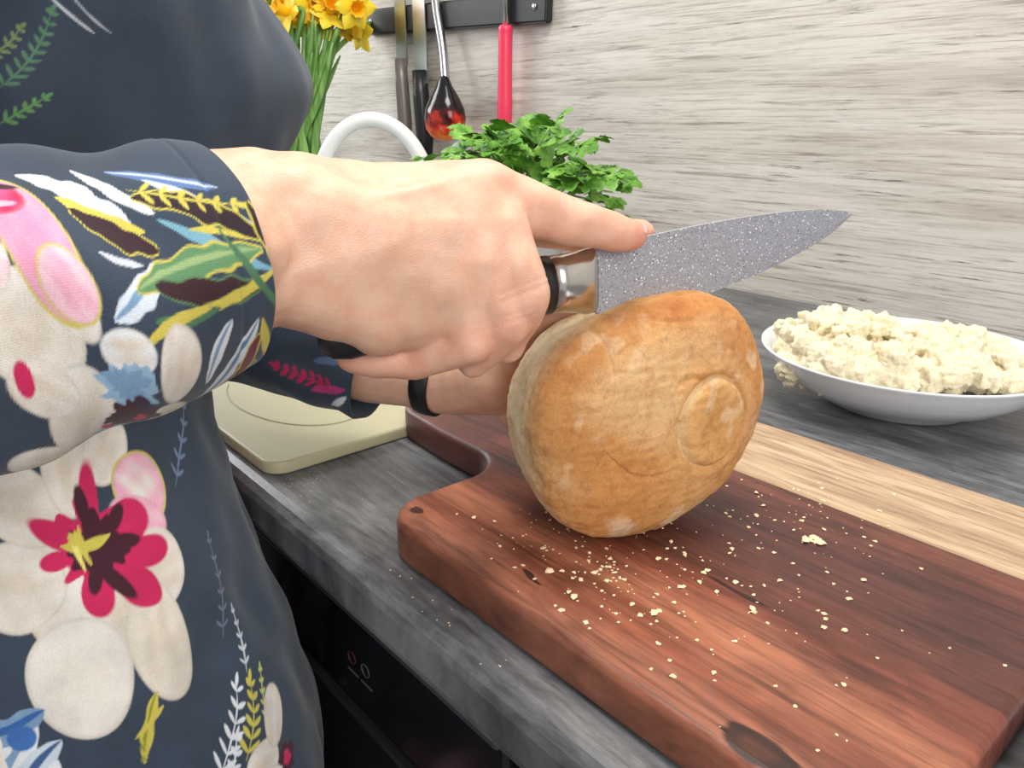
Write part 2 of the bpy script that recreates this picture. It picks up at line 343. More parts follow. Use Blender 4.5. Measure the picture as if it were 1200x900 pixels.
c=m.mix(c,(210,210,214),s1); c=m.mix(c,(242,242,245),s2); v3=m.n('ShaderNodeTexVoronoi'); v3.inputs['Scale'].default_value=480; m.l(m.coord((1,1.3,1)),v3.inputs['Vector'])
c=m.mix(c,(70,70,76),m.ramp(v3.outputs['Distance'],[(.15,(255,255,255)),(.20,(0,0,0))])); m.base(c)
mesh('blade',V,Fc,m,kn,False)
def loft(path,n=32):
    V=[];Fc=[]
    for s,t_,hh,hw in path:
        for i in range(n):
            a=2*math.pi*i/n; V.append(kp(s,t_+hh*math.sin(a),hw*math.cos(a)))
    for j in range(len(path)-1):
        for i in range(n): Fc.append((j*n+i,j*n+(i+1)%n,(j+1)*n+(i+1)%n,(j+1)*n+i))
    Fc.append(tuple(range(n))[::-1]); Fc.append(tuple((len(path)-1)*n+i for i in range(n))); return V,Fc
st_=M('bolster_steel',(205,202,198),.18,1)
V,Fc=loft([(.0035,-.0155,.0150,.0012),(.001,-.0155,.0163,.0035),(-.003,-.0155,.0165,.0065),(-.010,-.0150,.0150,.0092),(-.018,-.0145,.0140,.0104),(-.0245,-.0142,.0138,.0108)]); mesh('bolster',V,Fc,st_,kn)
V,Fc=loft([(-.0245,-.0142,.0141,.0111),(-.03,-.0143,.0142,.0113),(-.05,-.0155,.0130,.0115),(-.07,-.0168,.0122,.0112),(-.09,-.0182,.0120,.011),(-.11,-.0200,.0120,.011),(-.122,-.0215,.0115,.0105),(-.130,-.0225,.009,.0085),(-.134,-.0230,.005,.005)]); mesh('handle',V,Fc,black,kn)
# ================= WALL TOOLS
rail=empty('magnetic_knife_rail'); rm=M('rail_black',(30,31,34),.5)
bm=bmesh.new(); bmesh.ops.create_cube(bm,size=1)
for v in bm.verts: v.co=Vector((v.co.x*.58,v.co.y*.018,v.co.z*.05))
bmesh.ops.bevel(bm,geom=bm.edges[:],offset=.004,segments=3,affect='EDGES')
bmesh.ops.rotate(bm,cent=(0,0,0),matrix=Matrix.Rotation(math.radians(2.0),3,'Y'),verts=bm.verts); bmesh.ops.translate(bm,vec=(-1.31,.9705,1.32),verts=bm.verts)
me=bpy.data.meshes.new('bar'); bm.to_mesh(me); bm.free(); finish('bar',me,rm,rail,False)
for k,x in enumerate((-1.57,-1.05)):
    V,Fc=tube([(x,.962,1.32-.035*(x+1.3)),(x,.9595,1.32-.035*(x+1.3))],[.006,.005],16); mesh('screw_%d'%k,V,Fc,steel,rail)
def wallpoly(name,pts,y0,y1,mat,parent):
    o=prism(name,[(a,b) for a,b in pts],0,y1-y0,mat,min(.001,(y1-y0)*.3),parent,2)
    for v in o.data.vertices: x,z,y=v.co; v.co=(x,y1-y,z)
    o.data.flip_normals(); return o
Yt=.9545
k1=empty('kitchen_knife')
wallpoly('blade',[(-1.470,1.235),(-1.432,1.235),(-1.430,1.42),(-1.45,1.46),(-1.470,1.43)],Yt+.003,Yt+.006,steel,k1)
V,Fc=tube([(-1.45,Yt,1.25),(-1.448,Yt,1.20),(-1.443,Yt,1.12),(-1.44,Yt,1.10)],[.012,.014,.015,.010],16); mesh('handle',V,Fc,M('brown_grey_handle',(120,112,105),.4,.4),k1)
k2=empty('kitchen_knife.001')
wallpoly('blade',[(-1.405,1.20),(-1.360,1.20),(-1.364,1.41),(-1.385,1.46),(-1.405,1.43)],Yt+.003,Yt+.006,steel,k2)
V,Fc=tube([(-1.383,Yt,1.225),(-1.380,Yt,1.17),(-1.372,Yt,1.10),(-1.367,Yt,1.06)],[.015,.017,.018,.012],16); mesh('handle',V,Fc,black,k2)
sp_=empty('ladle')
V,Fc=tube(catmull([(-1.33,Yt,1.42),(-1.318,Yt,1.33),(-1.296,Yt-.004,1.26),(-1.276,Yt-.014,1.195)]),.0085,12); mesh('shaft',V,Fc,steel,sp_)
m=M('amber_black_head',rough=.15); tc=m.n('ShaderNodeTexCoord'); s3=m.n('ShaderNodeSeparateXYZ'); m.l(tc.outputs['Generated'],s3.inputs[0])
m.base(m.ramp(m.math('ADD',s3.outputs['Z'],m.math('MULTIPLY',m.noise(m.coord(),45,3),.6)),[(.38,(250,140,50)),(.55,(210,50,24)),(.68,(80,18,14)),(.82,(24,14,16)),(1,(15,12,14))])) 
V,Fc=lathe([(.0005,.066),(.010,.062),(.018,.045),(.030,.028),(.041,.006),(.0435,-.012),(.040,-.030),(.030,-.044),(.016,-.051),(.0005,-.053)],40); mesh('head',[(v[0]*1.05-1.262,v[1]*.85+.926,v[2]+1.145) for v in V],Fc,m,sp_)
pk=empty('vegetable_peeler'); pm=M('pink_plastic',(232,60,92),.35)
V,Fc=tube([(-1.115,Yt,1.44),(-1.115,Yt,1.27)],[.006,.006],12); mesh('steel_shaft',V,Fc,steel,pk)
V,Fc=tube(catmull([(-1.115,Yt,1.288),(-1.116,Yt,1.27),(-1.117,Yt,1.22),(-1.118,Yt,1.16),(-1.119,Yt,1.115),(-1.119,Yt,1.106)],4),[.009,.0125,.013,.0125,.0125,.0125,.0125,.0125,.0125,.0125,.0128,.013,.0135,.0135,.013,.012,.011,.010,.008,.006,.003][:21],16); mesh('pink_handle',V,Fc,pm,pk)
# ================= KETTLE (white, arched handle)
kc=Vector((-1.193,.72,.9)); ke=empty('white_kettle',kc); wm=M('white_enamel',(236,238,236),.25)
V,Fc=lathe([(0,.001),(.095,.001),(.104,.008),(.108,.03),(.104,.06),(.09,.088),(.066,.106),(.045,.112),(.044,.116),(.02,.12),(0,.121)],64,kc); mesh('body',V,Fc,wm,ke)
V,Fc=lathe([(0,.14),(.008,.138),(.011,.130),(.006,.122),(.006,.118)],24,kc); mesh('lid_knob',V,Fc,black,ke)
V,Fc=tube(catmull([kc+R*(.100*math.cos(a))+Vector((0,0,.09+.143*math.sin(a))) for a in np.linspace(-.1,math.pi+.1,13)]),.0125,14); mesh('arched_handle',V,Fc,wm,ke)
V,Fc=tube(catmull([kc-R*.09+Vector((0,0,.045)),kc-R*.12+Vector((0,0,.065)),kc-R*.15+Vector((0,0,.10))]),[.02-.0008*i for i in range(13)],14,False); mesh('spout',V,Fc,wm,ke)
# ================= DAFFODILS
dc=Vector((-1.64,.80,.9))+R*.004; da=empty('daffodils_in_vase',dc)
gl=M('vase_ceramic',(205,208,210),.3); V,Fc=lathe([(0,.001),(.04,.001),(.048,.02),(.05,.06),(.042,.11),(.036,.145),(.042,.158),(.039,.158),(.033,.145),(.038,.11),(.045,.06),(.04,.01),(0,.008)],48,dc); mesh('vase',V,Fc,gl,da)
yel=M('daffodil_tepal',(252,222,50),.5,Subsurface_Weight=.2); yel.b.inputs['Subsurface Radius'].default_value=(.01,.006,.001)
org=M('daffodil_trumpet',(250,190,20),.5,Subsurface_Weight=.15); org.b.inputs['Subsurface Radius'].default_value=(.01,.005,.001)
grn=M('daffodil_green',(96,150,62),.5); grn.base(grn.ramp(grn.noise(grn.coord((30,30,3)),3,3),[(.35,(84,136,54)),(.7,(146,190,104))]))
pe=[];tr=[];stm=[]
def tepals(c,d,s):
    q=d.to_track_quat('Z','Y').to_matrix()
    for k in range(6):
        a0=k*math.pi/3+random.uniform(-.1,.1); Lp=s*random.uniform(.9,1.08); V=[];nx,ny=7,5
        for i in range(nx):
            u=i/(nx-1); w=.40*Lp*math.sin(math.pi*min(1,u*.93+.07))**.75*(1-.25*u)
            for j in range(ny):
                v=(j/(ny-1)-.5)*2; x=u*Lp; y=v*w; z=.12*Lp*math.sin(u*2.4)-abs(v)*.05*Lp+(.08*Lp*u*(1 if k%2 else -.2))
                V.append(c+q@Vector((x*math.cos(a0)-y*math.sin(a0),x*math.sin(a0)+y*math.cos(a0),z)))
        pe.append((V,[(i*ny+j,i*ny+j+1,(i+1)*ny+j+1,(i+1)*ny+j) for i in range(nx-1) for j in range(ny-1)]))
    V=[];n=30
    for j,(r_,z_) in enumerate([(.10,0),(.20,.15),(.24,.4),(.27,.6),(.36,.72),(.33,.71),(.24,.6),(.2,.4),(.14,.15),(0.01,.1)]):
        for i in range(n):
            a=2*math.pi*i/n; rr=r_*(1+(.10*math.sin(a*9) if r_>.3 else 0)); V.append(c+q@Vector((rr*s*math.cos(a),rr*s*math.sin(a),z_*s)))
    tr.append((V,[(j*n+i,j*n+(i+1)%n,(j+1)*n+(i+1)%n,(j+1)*n+i) for j in range(9) for i in range(n)]))
for i in range(17):
    r_=[-.10,-.07,-.045,-.01,.02,.055,.095,.125,-.06,.04,.095,-.03,.01,.07,.12,.145,.15][i]-.008; zz=[1.335,1.36,1.34,1.35,1.335,1.355,1.34,1.335,1.38,1.375,1.375,1.405,1.335,1.325,1.36,1.31,1.345][i]
    c=dc+R*(r_+.005)+F*random.uniform(-.05,.05)+Vector((0,0,zz-.9))
    d=(-F*random.uniform(.3,1)+R*random.uniform(-.9,.9)+Vector((0,0,random.uniform(-.25,.35)))).normalized()
    tepals(c,d,.047); b=dc+R*random.uniform(-.03,.03)+F*random.uniform(-.02,.02)
    stm.append(tube(catmull([b+Vector((0,0,.02)),b+Vector((0,0,.16)),Vector((b.x*.45+c.x*.55,b.y*.45+c.y*.55,1.25)),c-d*.03+Vector((0,0,.012)),c]),.0058,8))
for i in range(30):
    b=dc+R*random.uniform(-.035,.045)+F*random.uniform(-.02,.02); tpp=dc+R*random.uniform(-.07,.10)+F*random.uniform(-.06,.06)+Vector((0,0,random.uniform(.36,.44)))
    pth=catmull([b+Vector((0,0,.03)),b+Vector((0,0,.17)),b.lerp(tpp,.6)+Vector((0,0,.05)),tpp]); stm.append(tube(pth,[.009*(1-(k/len(pth))**4) for k in range(len(pth))],8,flat=.25,upv=R))
mesh('petals',*join(pe),yel,da); mesh('trumpets',*join(tr),org,da); mesh('stems_and_leaves',*join(stm),grn,da)
# ================= PARSLEY
pc_=Vector((-.80,.765,.9))-R*.036; pa=empty('potted_parsley',pc_)
V,Fc=lathe([(0,.001),(.045,.001),(.05,.01),(.06,.085),(.064,.087),(.064,.097),(.058,.097),(.056,.08),(0,.08)],48,pc_); mesh('pot',V,Fc,M('pot_white',(225,225,220),.4),pa)
lf=[];sm=[]
def leaf(c,d,nrm,s):
    d=d.normalized(); y=nrm.cross(d).normalized(); nz_=d.cross(y)
    for la,ls in((0,1),(.95,.8),(-.95,.8)):
        base=c+d*(.15*s); dd=d*math.cos(la)+y*math.sin(la); yy_=y*math.cos(la)-d*math.sin(la); l_=s*ls*.95
        prof=[(0,.03),(.2,.16),(.38,.40),(.48,.30),(.62,.44),(.72,.26),(.86,.24),(1,.0)]
        V=[base+dd*(u*l_)-nz_*(.25*l_*u*u) for u,w in prof]; n=len(prof)
        V+=[base+dd*(u*l_)+yy_*(w*l_)+nz_*(.16*w*l_-.25*l_*u*u) for u,w in prof]+[base+dd*(u*l_)-yy_*(w*l_)+nz_*(.16*w*l_-.25*l_*u*u) for u,w in prof]
        lf.append((V,[(i,i+1,n+i+1,n+i) for i in range(n-1)]+[(i+1,i,2*n+i,2*n+i+1) for i in range(n-1)]))
for i in range(58):
    a=random.uniform(0,6.28); rr=.132*math.sqrt(random.uniform(.02,1))
    if i>=52: a=[-.2,.1,.3,-.4,0,.2][i-52]; rr=.13
    tip=pc_+R*(rr*math.cos(a)*1.0-.005)+F*(rr*math.sin(a)*.75)+Vector((0,0,.215-.045*(rr/.135)**2-random.random()**1.3*.075+random.uniform(0,.022)))
    if i>=52: tip.z=.9+[.14,.16,.12,.17,.10,.09][i-52]
    b=pc_+Vector((random.uniform(-.03,.03),random.uniform(-.03,.03),.08))
    pth=catmull([b,b.lerp(tip,.5)+Vector((0,0,.03)),tip],5); sm.append(tube(pth,.0014,6))
    out=(tip-pc_); out.z=.03; out.normalize()
    for k in range(5):
        d=(Matrix.Rotation([0,1.1,-1.1,2.0,-2.0][k]+random.uniform(-.3,.3),3,'Z')@out)+Vector((0,0,random.uniform(-.6,.3)))
        nr=(Vector((random.uniform(-.7,.7),random.uniform(-.7,.7),1))-F*.5).normalized(); leaf(tip-out*.012*(k>0)+d*.010,d,nr,random.uniform(.022,.034))
m=M('parsley_leaf',(92,158,48),.45,Subsurface_Weight=.15); m.base(m.ramp(m.noise(m.coord(),45,3),[(.35,(72,124,38)),(.55,(110,164,56)),(.75,(150,196,92))])); m.b.inputs['Subsurface Radius'].default_value=(.003,.004,.001)
mesh('leaves',*join(lf),m,pa,False); mesh('stems',*join(sm),M('parsley_stem',(130,180,80),.5),pa)

# ================= PERSON
wo=empty('woman')
navy=LC((51,64,81))
def smooth(d,k): return np.clip(.5-d/k,0,1)
class Cloth:
    def __init__(s,x,y,seed=0):
        s.x,s.y=x,y; s.c=np.tile(navy,(len(x),1)); P2=np.stack([x,y],1)
        s.w=sn(P2,.045,seed+1); s.w2=sn(P2,.2,seed+2)
    def put(s,m_,col): 
        m_=np.clip(m_,0,1)[:,None]; s.c=s.c*(1-m_)+(LC(col) if isinstance(col,tuple) else col)*m_
    def ell(s,cx,cy,a,b,rot,col,col2=None,edge=1.8,rag=.045,edgecol=None):
        r=math.radians(rot); dx,dy=s.x-cx,s.y-cy; u=(dx*math.cos(r)+dy*math.sin(r))/a; v=(-dx*math.sin(r)+dy*math.cos(r))/b
        rr=np.sqrt(u*u+v*v)*(1+rag*s.w)
        c=np.tile(LC(col),(len(u),1))
        if col2:
            wv=np.sin((v if a>b else u)*9+s.w*1.5)*.18; k=np.clip(.35+wv+(.75-rr)*.9+.12*s.w2,0,1)[:,None]; c=c*(1-k)+LC(col2)*k
            k=(np.exp(-((rr-.97)/.05)**2)*.3)[:,None]; c=c*(1-k)+LC((176,164,148))*k
        if edgecol: s.put(smooth((rr-1.07)*min(a,b),edge),edgecol)
        s.put(smooth((rr-1)*min(a,b),edge),c)
    def lens(s,xa,ya,xb,yb,w,col,bend=0,edge=1.3,mid=None,out=None):
        dx,dy=xb-xa,yb-ya; Ln=math.hypot(dx,dy); ux,uy=dx/Ln,dy/Ln
        t=((s.x-xa)*ux+(s.y-ya)*uy)/Ln; d=-(s.x-xa)*uy+(s.y-ya)*ux-bend*4*t*(1-t)
        ww=w*np.sqrt(np.clip(4*t*(1-t),0,1))**1.3*(1+.12*s.w2); ok=(t>0)&(t<1)
        if out: s.put(ok*smooth(abs(d)-ww-2.0,edge),out)
        s.put(ok*smooth(abs(d)-ww,edge),col)
        if mid: s.put(ok*smooth(abs(d+ww*.2)-ww*.28,edge),mid)
    def fern(s,xa,ya,xb,yb,n,l,w,col,bend=0,ang=50):
        dx,dy=xb-xa,yb-ya; Ln=math.hypot(dx,dy); ux,uy=dx/Ln,dy/Ln
        s.lens(xa,ya,xb,yb,1.3,col,bend)
        for i in range(n):
            t=(i+.7)/n; px=xa+dx*t-uy*bend*4*t*(1-t); py=ya+dy*t+ux*bend*4*t*(1-t)
            for sg in(1,-1):
                a=math.atan2(dy,dx)+sg*math.radians(ang); q=l*(1-.55*t); s.lens(px,py,px+q*math.cos(a),py+q*math.sin(a),w,col)
        s.lens(xb-ux*2,yb-uy*2,xb+ux*l*.6,yb+uy*l*.6,w,col)
    def splash(s,cx,cy,r,col,seed,n=5,sx=1,sy=1):
        dx,dy=(s.x-cx)/sx,(s.y-cy)/sy; rr=np.hypot(dx,dy); a=np.arctan2(dy,dx); g=np.random.RandomState(seed)
        k=1+.10*np.cos(n*a+g.uniform(0,6))+.09*np.cos(11*a+g.uniform(0,6)+np.sin(3*a))+.12*np.cos(3*a+g.uniform(0,6))+.05*np.cos(17*a+g.uniform(0,6))+.05*s.w2
        s.put(smooth(rr-r*k,2),col)
    def flower(s,cx,cy,r,seed):
        g=np.random.RandomState(seed); n=6; a0=g.uniform(0,6)
        for k in range(n):
            a=a0+k*6.283/n+g.uniform(-.15,.15); cc=((238,232,224),(226,214,198)) if g.rand()<.75 else ((244,186,206),(232,140,172))
            s.ell(cx+.55*r*math.cos(a),cy+.55*r*math.sin(a),.52*r,.36*r,math.degrees(a),cc[0],cc[1])
        s.splash(cx,cy,.36*r,(214,30,96),seed); s.splash(cx,cy,.22*r,(70,12,34),seed+1,5); s.lens(cx-.1*r,cy,cx+.12*r,cy+.03*r,.04*r,(226,206,60))
IV=(234,228,220);BG=(218,206,189);MG=(202,30,90);MR=(64,16,36);YE=(208,194,84);PK=(236,168,194);BL=(124,158,192);DG=(74,118,84);WH=(226,230,236)
# --- torso / tunic
T=np.array([(.40,-.53,.05,.205,.150,2.3),(.65,-.52,.053,.19,.143,2.5),(.73,-.52,.057,.187,.141,2.5),(.80,-.53,.062,.18,.130,2.4),(.91,-.55,.058,.163,.113,2.3),(.985,-.57,.068,.14,.107,2.2),(1.06,-.57,.085,.14,.11,2.2),(1.15,-.57,.100,.155,.122,2.2),(1.22,-.57,.10,.16,.118,2.2),(1.32,-.57,.09,.165,.10,2.2),(1.37,-.57,.08,.165,.08,2.1),(1.41,-.57,.075,.10,.065,2),(1.43,-.57,.075,.062,.055,2)])
zs=np.concatenate([np.linspace(.40,.70,60,endpoint=False),np.linspace(.70,1.21,720,endpoint=False),np.linspace(1.21,1.43,60)])
zf=np.linspace(.40,1.43,400); k=np.exp(-np.linspace(-2,2,25)**2); k/=k.sum(); Q=[]
for i in range(1,6):
    q=np.interp(zf,T[:,0],T[:,i]); q=np.convolve(np.pad(q,12,mode='edge'),k,'valid'); Q.append(np.interp(zs,zf,q))
th=np.concatenate([np.radians(np.linspace(-25,80,440,endpoint=False)),np.radians(np.linspace(80,335,120,endpoint=False))]); N=len(th)
VV=[];U=[]
for j,z in enumerate(zs):
    cx,cy,hw,hd,n=[q[j] for q in Q]; c_,s_=np.cos(th),np.sin(th)
    x=cx+hw*np.sign(c_)*abs(c_)**(2/n); y=cy+hd*np.sign(s_)*abs(s_)**(2/n)
    b=sum(np.exp(-((x-(cx+sx))**2/(2*.048**2)+(z-1.15)**2/(2*.046**2))) for sx in(-.075,.075)); y=y+.050*b*np.clip(s_,0,1)**.5
    seg=np.hypot(np.diff(x),np.diff(y)); u=np.concatenate([[0],np.cumsum(seg)]); u-=np.interp(0,th,u)
    VV.append(np.stack([x,y,np.full(N,z)],1)); U.append(u)
VV=np.concatenate(VV); U=np.concatenate(U); Zc=VV[:,2].copy(); ang=np.tile(th,len(zs))
nr=np.stack([np.cos(ang),np.sin(ang),0*ang],1)
fold=.0022*sn(VV*np.array([1,1,.45]),55,21)+.0012*sn(VV*np.array([1,1,.5]),140,22)
VV=VV+nr*fold[:,None]
dU,dZ=U-.003,Zc-.9345; dy=-(dZ+.375*dU)/.0005175; dx=2500*dU+.25*dy
tx,ty=125+dx,640+dy
C=Cloth(tx,ty,100)
for i,(a,b,r) in enumerate([(560,500,105),(760,760,110),(980,520,100),(-200,420,100),(-260,760,110),(-480,600,100),(540,1120,110),(80,1180,110),(-240,1100,100),(800,1200,100),(1180,800,110),(1350,500,100),(-700,900,110),(560,90,95),(900,150,95)]):
    C.flower(a,b,r,300+i)
for i in range(26):
    a,b=rng.uniform(480,1500),rng.uniform(0,1300); C.fern(a,b,a+rng.uniform(-60,60),b-rng.uniform(40,110),6,20,3,[WH,YE,DG,BL][i%4],8)
# white/pink orchid on the hip
C.fern(235,590,262,505,5,16,1.8,(110,130,160),5); C.fern(295,750,290,640,6,14,1.6,(110,120,140),5)
C.ell(110,690,60,60,0,BG,IV)
C.ell(48,690,56,40,-15,IV,BG); C.ell(42,618,58,36,12,IV,BG); C.ell(94,578,30,50,-14,IV,BG); C.ell(136,560,24,34,15,IV,BG)
C.ell(180,590,34,30,30,PK,IV,edgecol=YE); C.ell(176,618,36,20,10,PK,(232,200,205))
C.ell(198,668,42,40,10,IV,BG); C.ell(200,736,38,60,-10,(232,224,210),BG); C.ell(110,768,52,62,8,IV,(232,226,214))
C.ell(120,612,14,38,-10,MG,rag=.2); C.ell(90,640,34,14,14,MG,rag=.2); C.ell(160,622,26,22,-30,MG,rag=.2); C.ell(176,648,30,13,-4,MG,rag=.2); C.ell(172,676,36,14,28,MG,rag=.2); C.ell(128,684,18,24,10,MG,rag=.2); C.ell(86,662,20,10,-20,MG,rag=.2); C.splash(132,646,38,MG,5,7,1.15,1)
C.splash(130,644,26,MR,8,6,1.2,1.0); C.ell(112,612,8,20,-20,MR); C.ell(150,674,28,8,34,MR); C.ell(160,640,20,8,-10,MR); C.ell(128,672,8,16,10,MR); C.ell(150,620,8,16,25,MR)
C.lens(90,648,145,634,5,YE,5); C.lens(108,628,124,662,4,YE,3); C.lens(102,642,118,668,3,(236,222,120)); C.splash(104,640,6,YE,9)
# lower left blue/white bloom
C.lens(0,900,60,805,16,WH,6,mid=BL); C.lens(30,905,85,830,13,(200,214,226),-4,mid=(60,90,140)); C.lens(-20,850,70,800,14,BL,6,mid=(50,100,170)); C.ell(45,832,16,12,-30,(60,110,180)); C.lens(0,930,20,830,14,IV); C.lens(60,900,80,850,9,WH)
C.lens(168,858,188,785,7,YE,-4,mid=(150,150,40)); C.lens(160,830,195,800,3,YE)
for a,b in((225,885),(245,890),(262,880),(283,893),(235,905)): C.lens(a-12,b,a+12,b+5,5,YE)
C.fern(255,890,300,800,6,26,2.6,WH,8); C.fern(300,880,325,800,6,24,3,YE,6); C.fern(322,790,318,720,5,12,1.5,(200,206,214),4); C.fern(262,905,290,850,4,18,2.6,WH,6); C.fern(345,850,350,790,5,12,2,(200,210,120))
C.ell(330,890,34,26,-20,IV,BG); C.ell(362,845,22,34,20,BG,IV); C.ell(345,925,40,30,10,IV,BG); C.splash(382,895,17,MR,3); C.splash(382,895,8,MG,4)
C.fern(190,960,240,1000,5,20,3,BL)
# chest print (upper left)
x2=(U+.034)/.0004; y2=(1.190-Zc)/.00036; C2=Cloth(x2,y2,140); C2.c=C.c.copy()
up=Zc>1.09
C2.c[up&(ang<1.3)&(ang>-.42)]=navy
C2.fern(0,110,62,20,9,17,2.2,(86,128,98),8); C2.fern(-10,75,30,40,5,14,2,(120,140,90),5); C2.lens(60,0,105,42,2,(190,196,204),3); C2.lens(80,-8,125,40,1.6,(170,178,190),5); C2.lens(0,8,30,-5,6,(170,150,130)); C2.fern(0,150,45,118,5,14,2,(100,150,90))
C.c[up]=C2.c[up]
Fc=[(j*N+i,j*N+(i+1)%N,(j+1)*N+(i+1)%N,(j+1)*N+i) for j in range(len(zs)-1) for i in range(N)]
cl=M('navy_floral_jersey',rough=.9,Sheen_Weight=.15); a=cl.attr(); nz=cl.noise(cl.coord((1,1,1)),1500,2); n2=cl.noise(cl.coord(),60,4)
wv=cl.n('ShaderNodeTexWave',wave_type='BANDS',bands_direction='Z'); wv.inputs['Scale'].default_value=420; wv.inputs['Distortion'].default_value=1.5; cl.l(cl.coord(),wv.inputs['Vector'])
cc=cl.mix(a,cl.ramp(nz,[(.3,(220,220,220)),(.6,(255,255,255))]),.5,'MULTIPLY'); cc=cl.mix(cc,cl.ramp(n2,[(.35,(225,225,225)),(.6,(255,255,255))]),.5,'MULTIPLY'); cl.base(cc)
cl.bump(cl.math('ADD',nz,cl.math('MULTIPLY',wv.outputs['Fac'],.4)),.12,.0006)
mesh('floral_tunic',VV,Fc,cl,wo,True,C.c)
# --- sleeves
def sleeve(name,path,rads,seed,paint=None,n=200,dens=.0011,thick=.0018,hem=True):
    pts=catmull(path,30); d=[0]
    for i in range(1,len(pts)): d.append(d[-1]+(pts[i]-pts[i-1]).length)
    m_=int(d[-1]/dens); ss=np.linspace(0,d[-1],m_)
    PP=np.array([[np.interp(s,d,[q[k] for q in pts]) for k in range(3)] for s in ss]); rr=np.interp(ss,np.linspace(0,d[-1],len(rads)),rads)
    V=[];u0=Vector((0,0,1)); aa=np.linspace(0,2*math.pi,n,endpoint=False)
    tg=np.gradient(PP,axis=0); 
    for j in range(m_):
        t_=Vector(tg[j]).normalized(); e2=(u0-t_*u0.dot(t_)).normalized(); e1=t_.cross(e2)
        V.append(PP[j]+(np.outer(np.cos(aa),np.array(e1))+np.outer(np.sin(aa),np.array(e2)))*rr[j])
    V=np.concatenate(V); ctr=np.repeat(PP,n,0); nrm=V-ctr; nrm/=np.linalg.norm(nrm,axis=1)[:,None]
    s_=np.repeat(ss,n); ang=np.tile(aa,m_); ang=np.where(ang>math.pi,ang-2*math.pi,ang)
    f=.0022*sn(V*np.array([1,1,1]),60,seed)+.0012*sn(V,150,seed+1)
    if hem: f=f-.0007*np.exp(-((s_-(d[-1]-.012))/.0009)**2)
    V=V+nrm*f[:,None]
    last=V[-n:]; lc=PP[-1]; k_=[]; tdir=np.array(Vector(tg[-1]).normalized())
    k_.append(lc+(last-lc)*(1-.6*thick/rr[-1])+tdir*.0008); k_.append(lc+(last-lc)*(1-1.6*thick/rr[-1])); k_.append(lc+(last-lc)*(1-2*thick/rr[-1])-tdir*.03)
    Vall=np.concatenate([V]+k_); mt=m_+3
    Fc=[(j*n+i,j*n+(i+1)%n,(j+1)*n+(i+1)%n,(j+1)*n+i) for j in range(mt-1) for i in range(n)]
    cols=paint(s_,ang,np.repeat(rr,n),d[-1]); cols=np.concatenate([cols,cols[-n:],np.tile(navy*.8,(2*n,1))])
    mesh(name,Vall,Fc,cl,wo,True,cols)
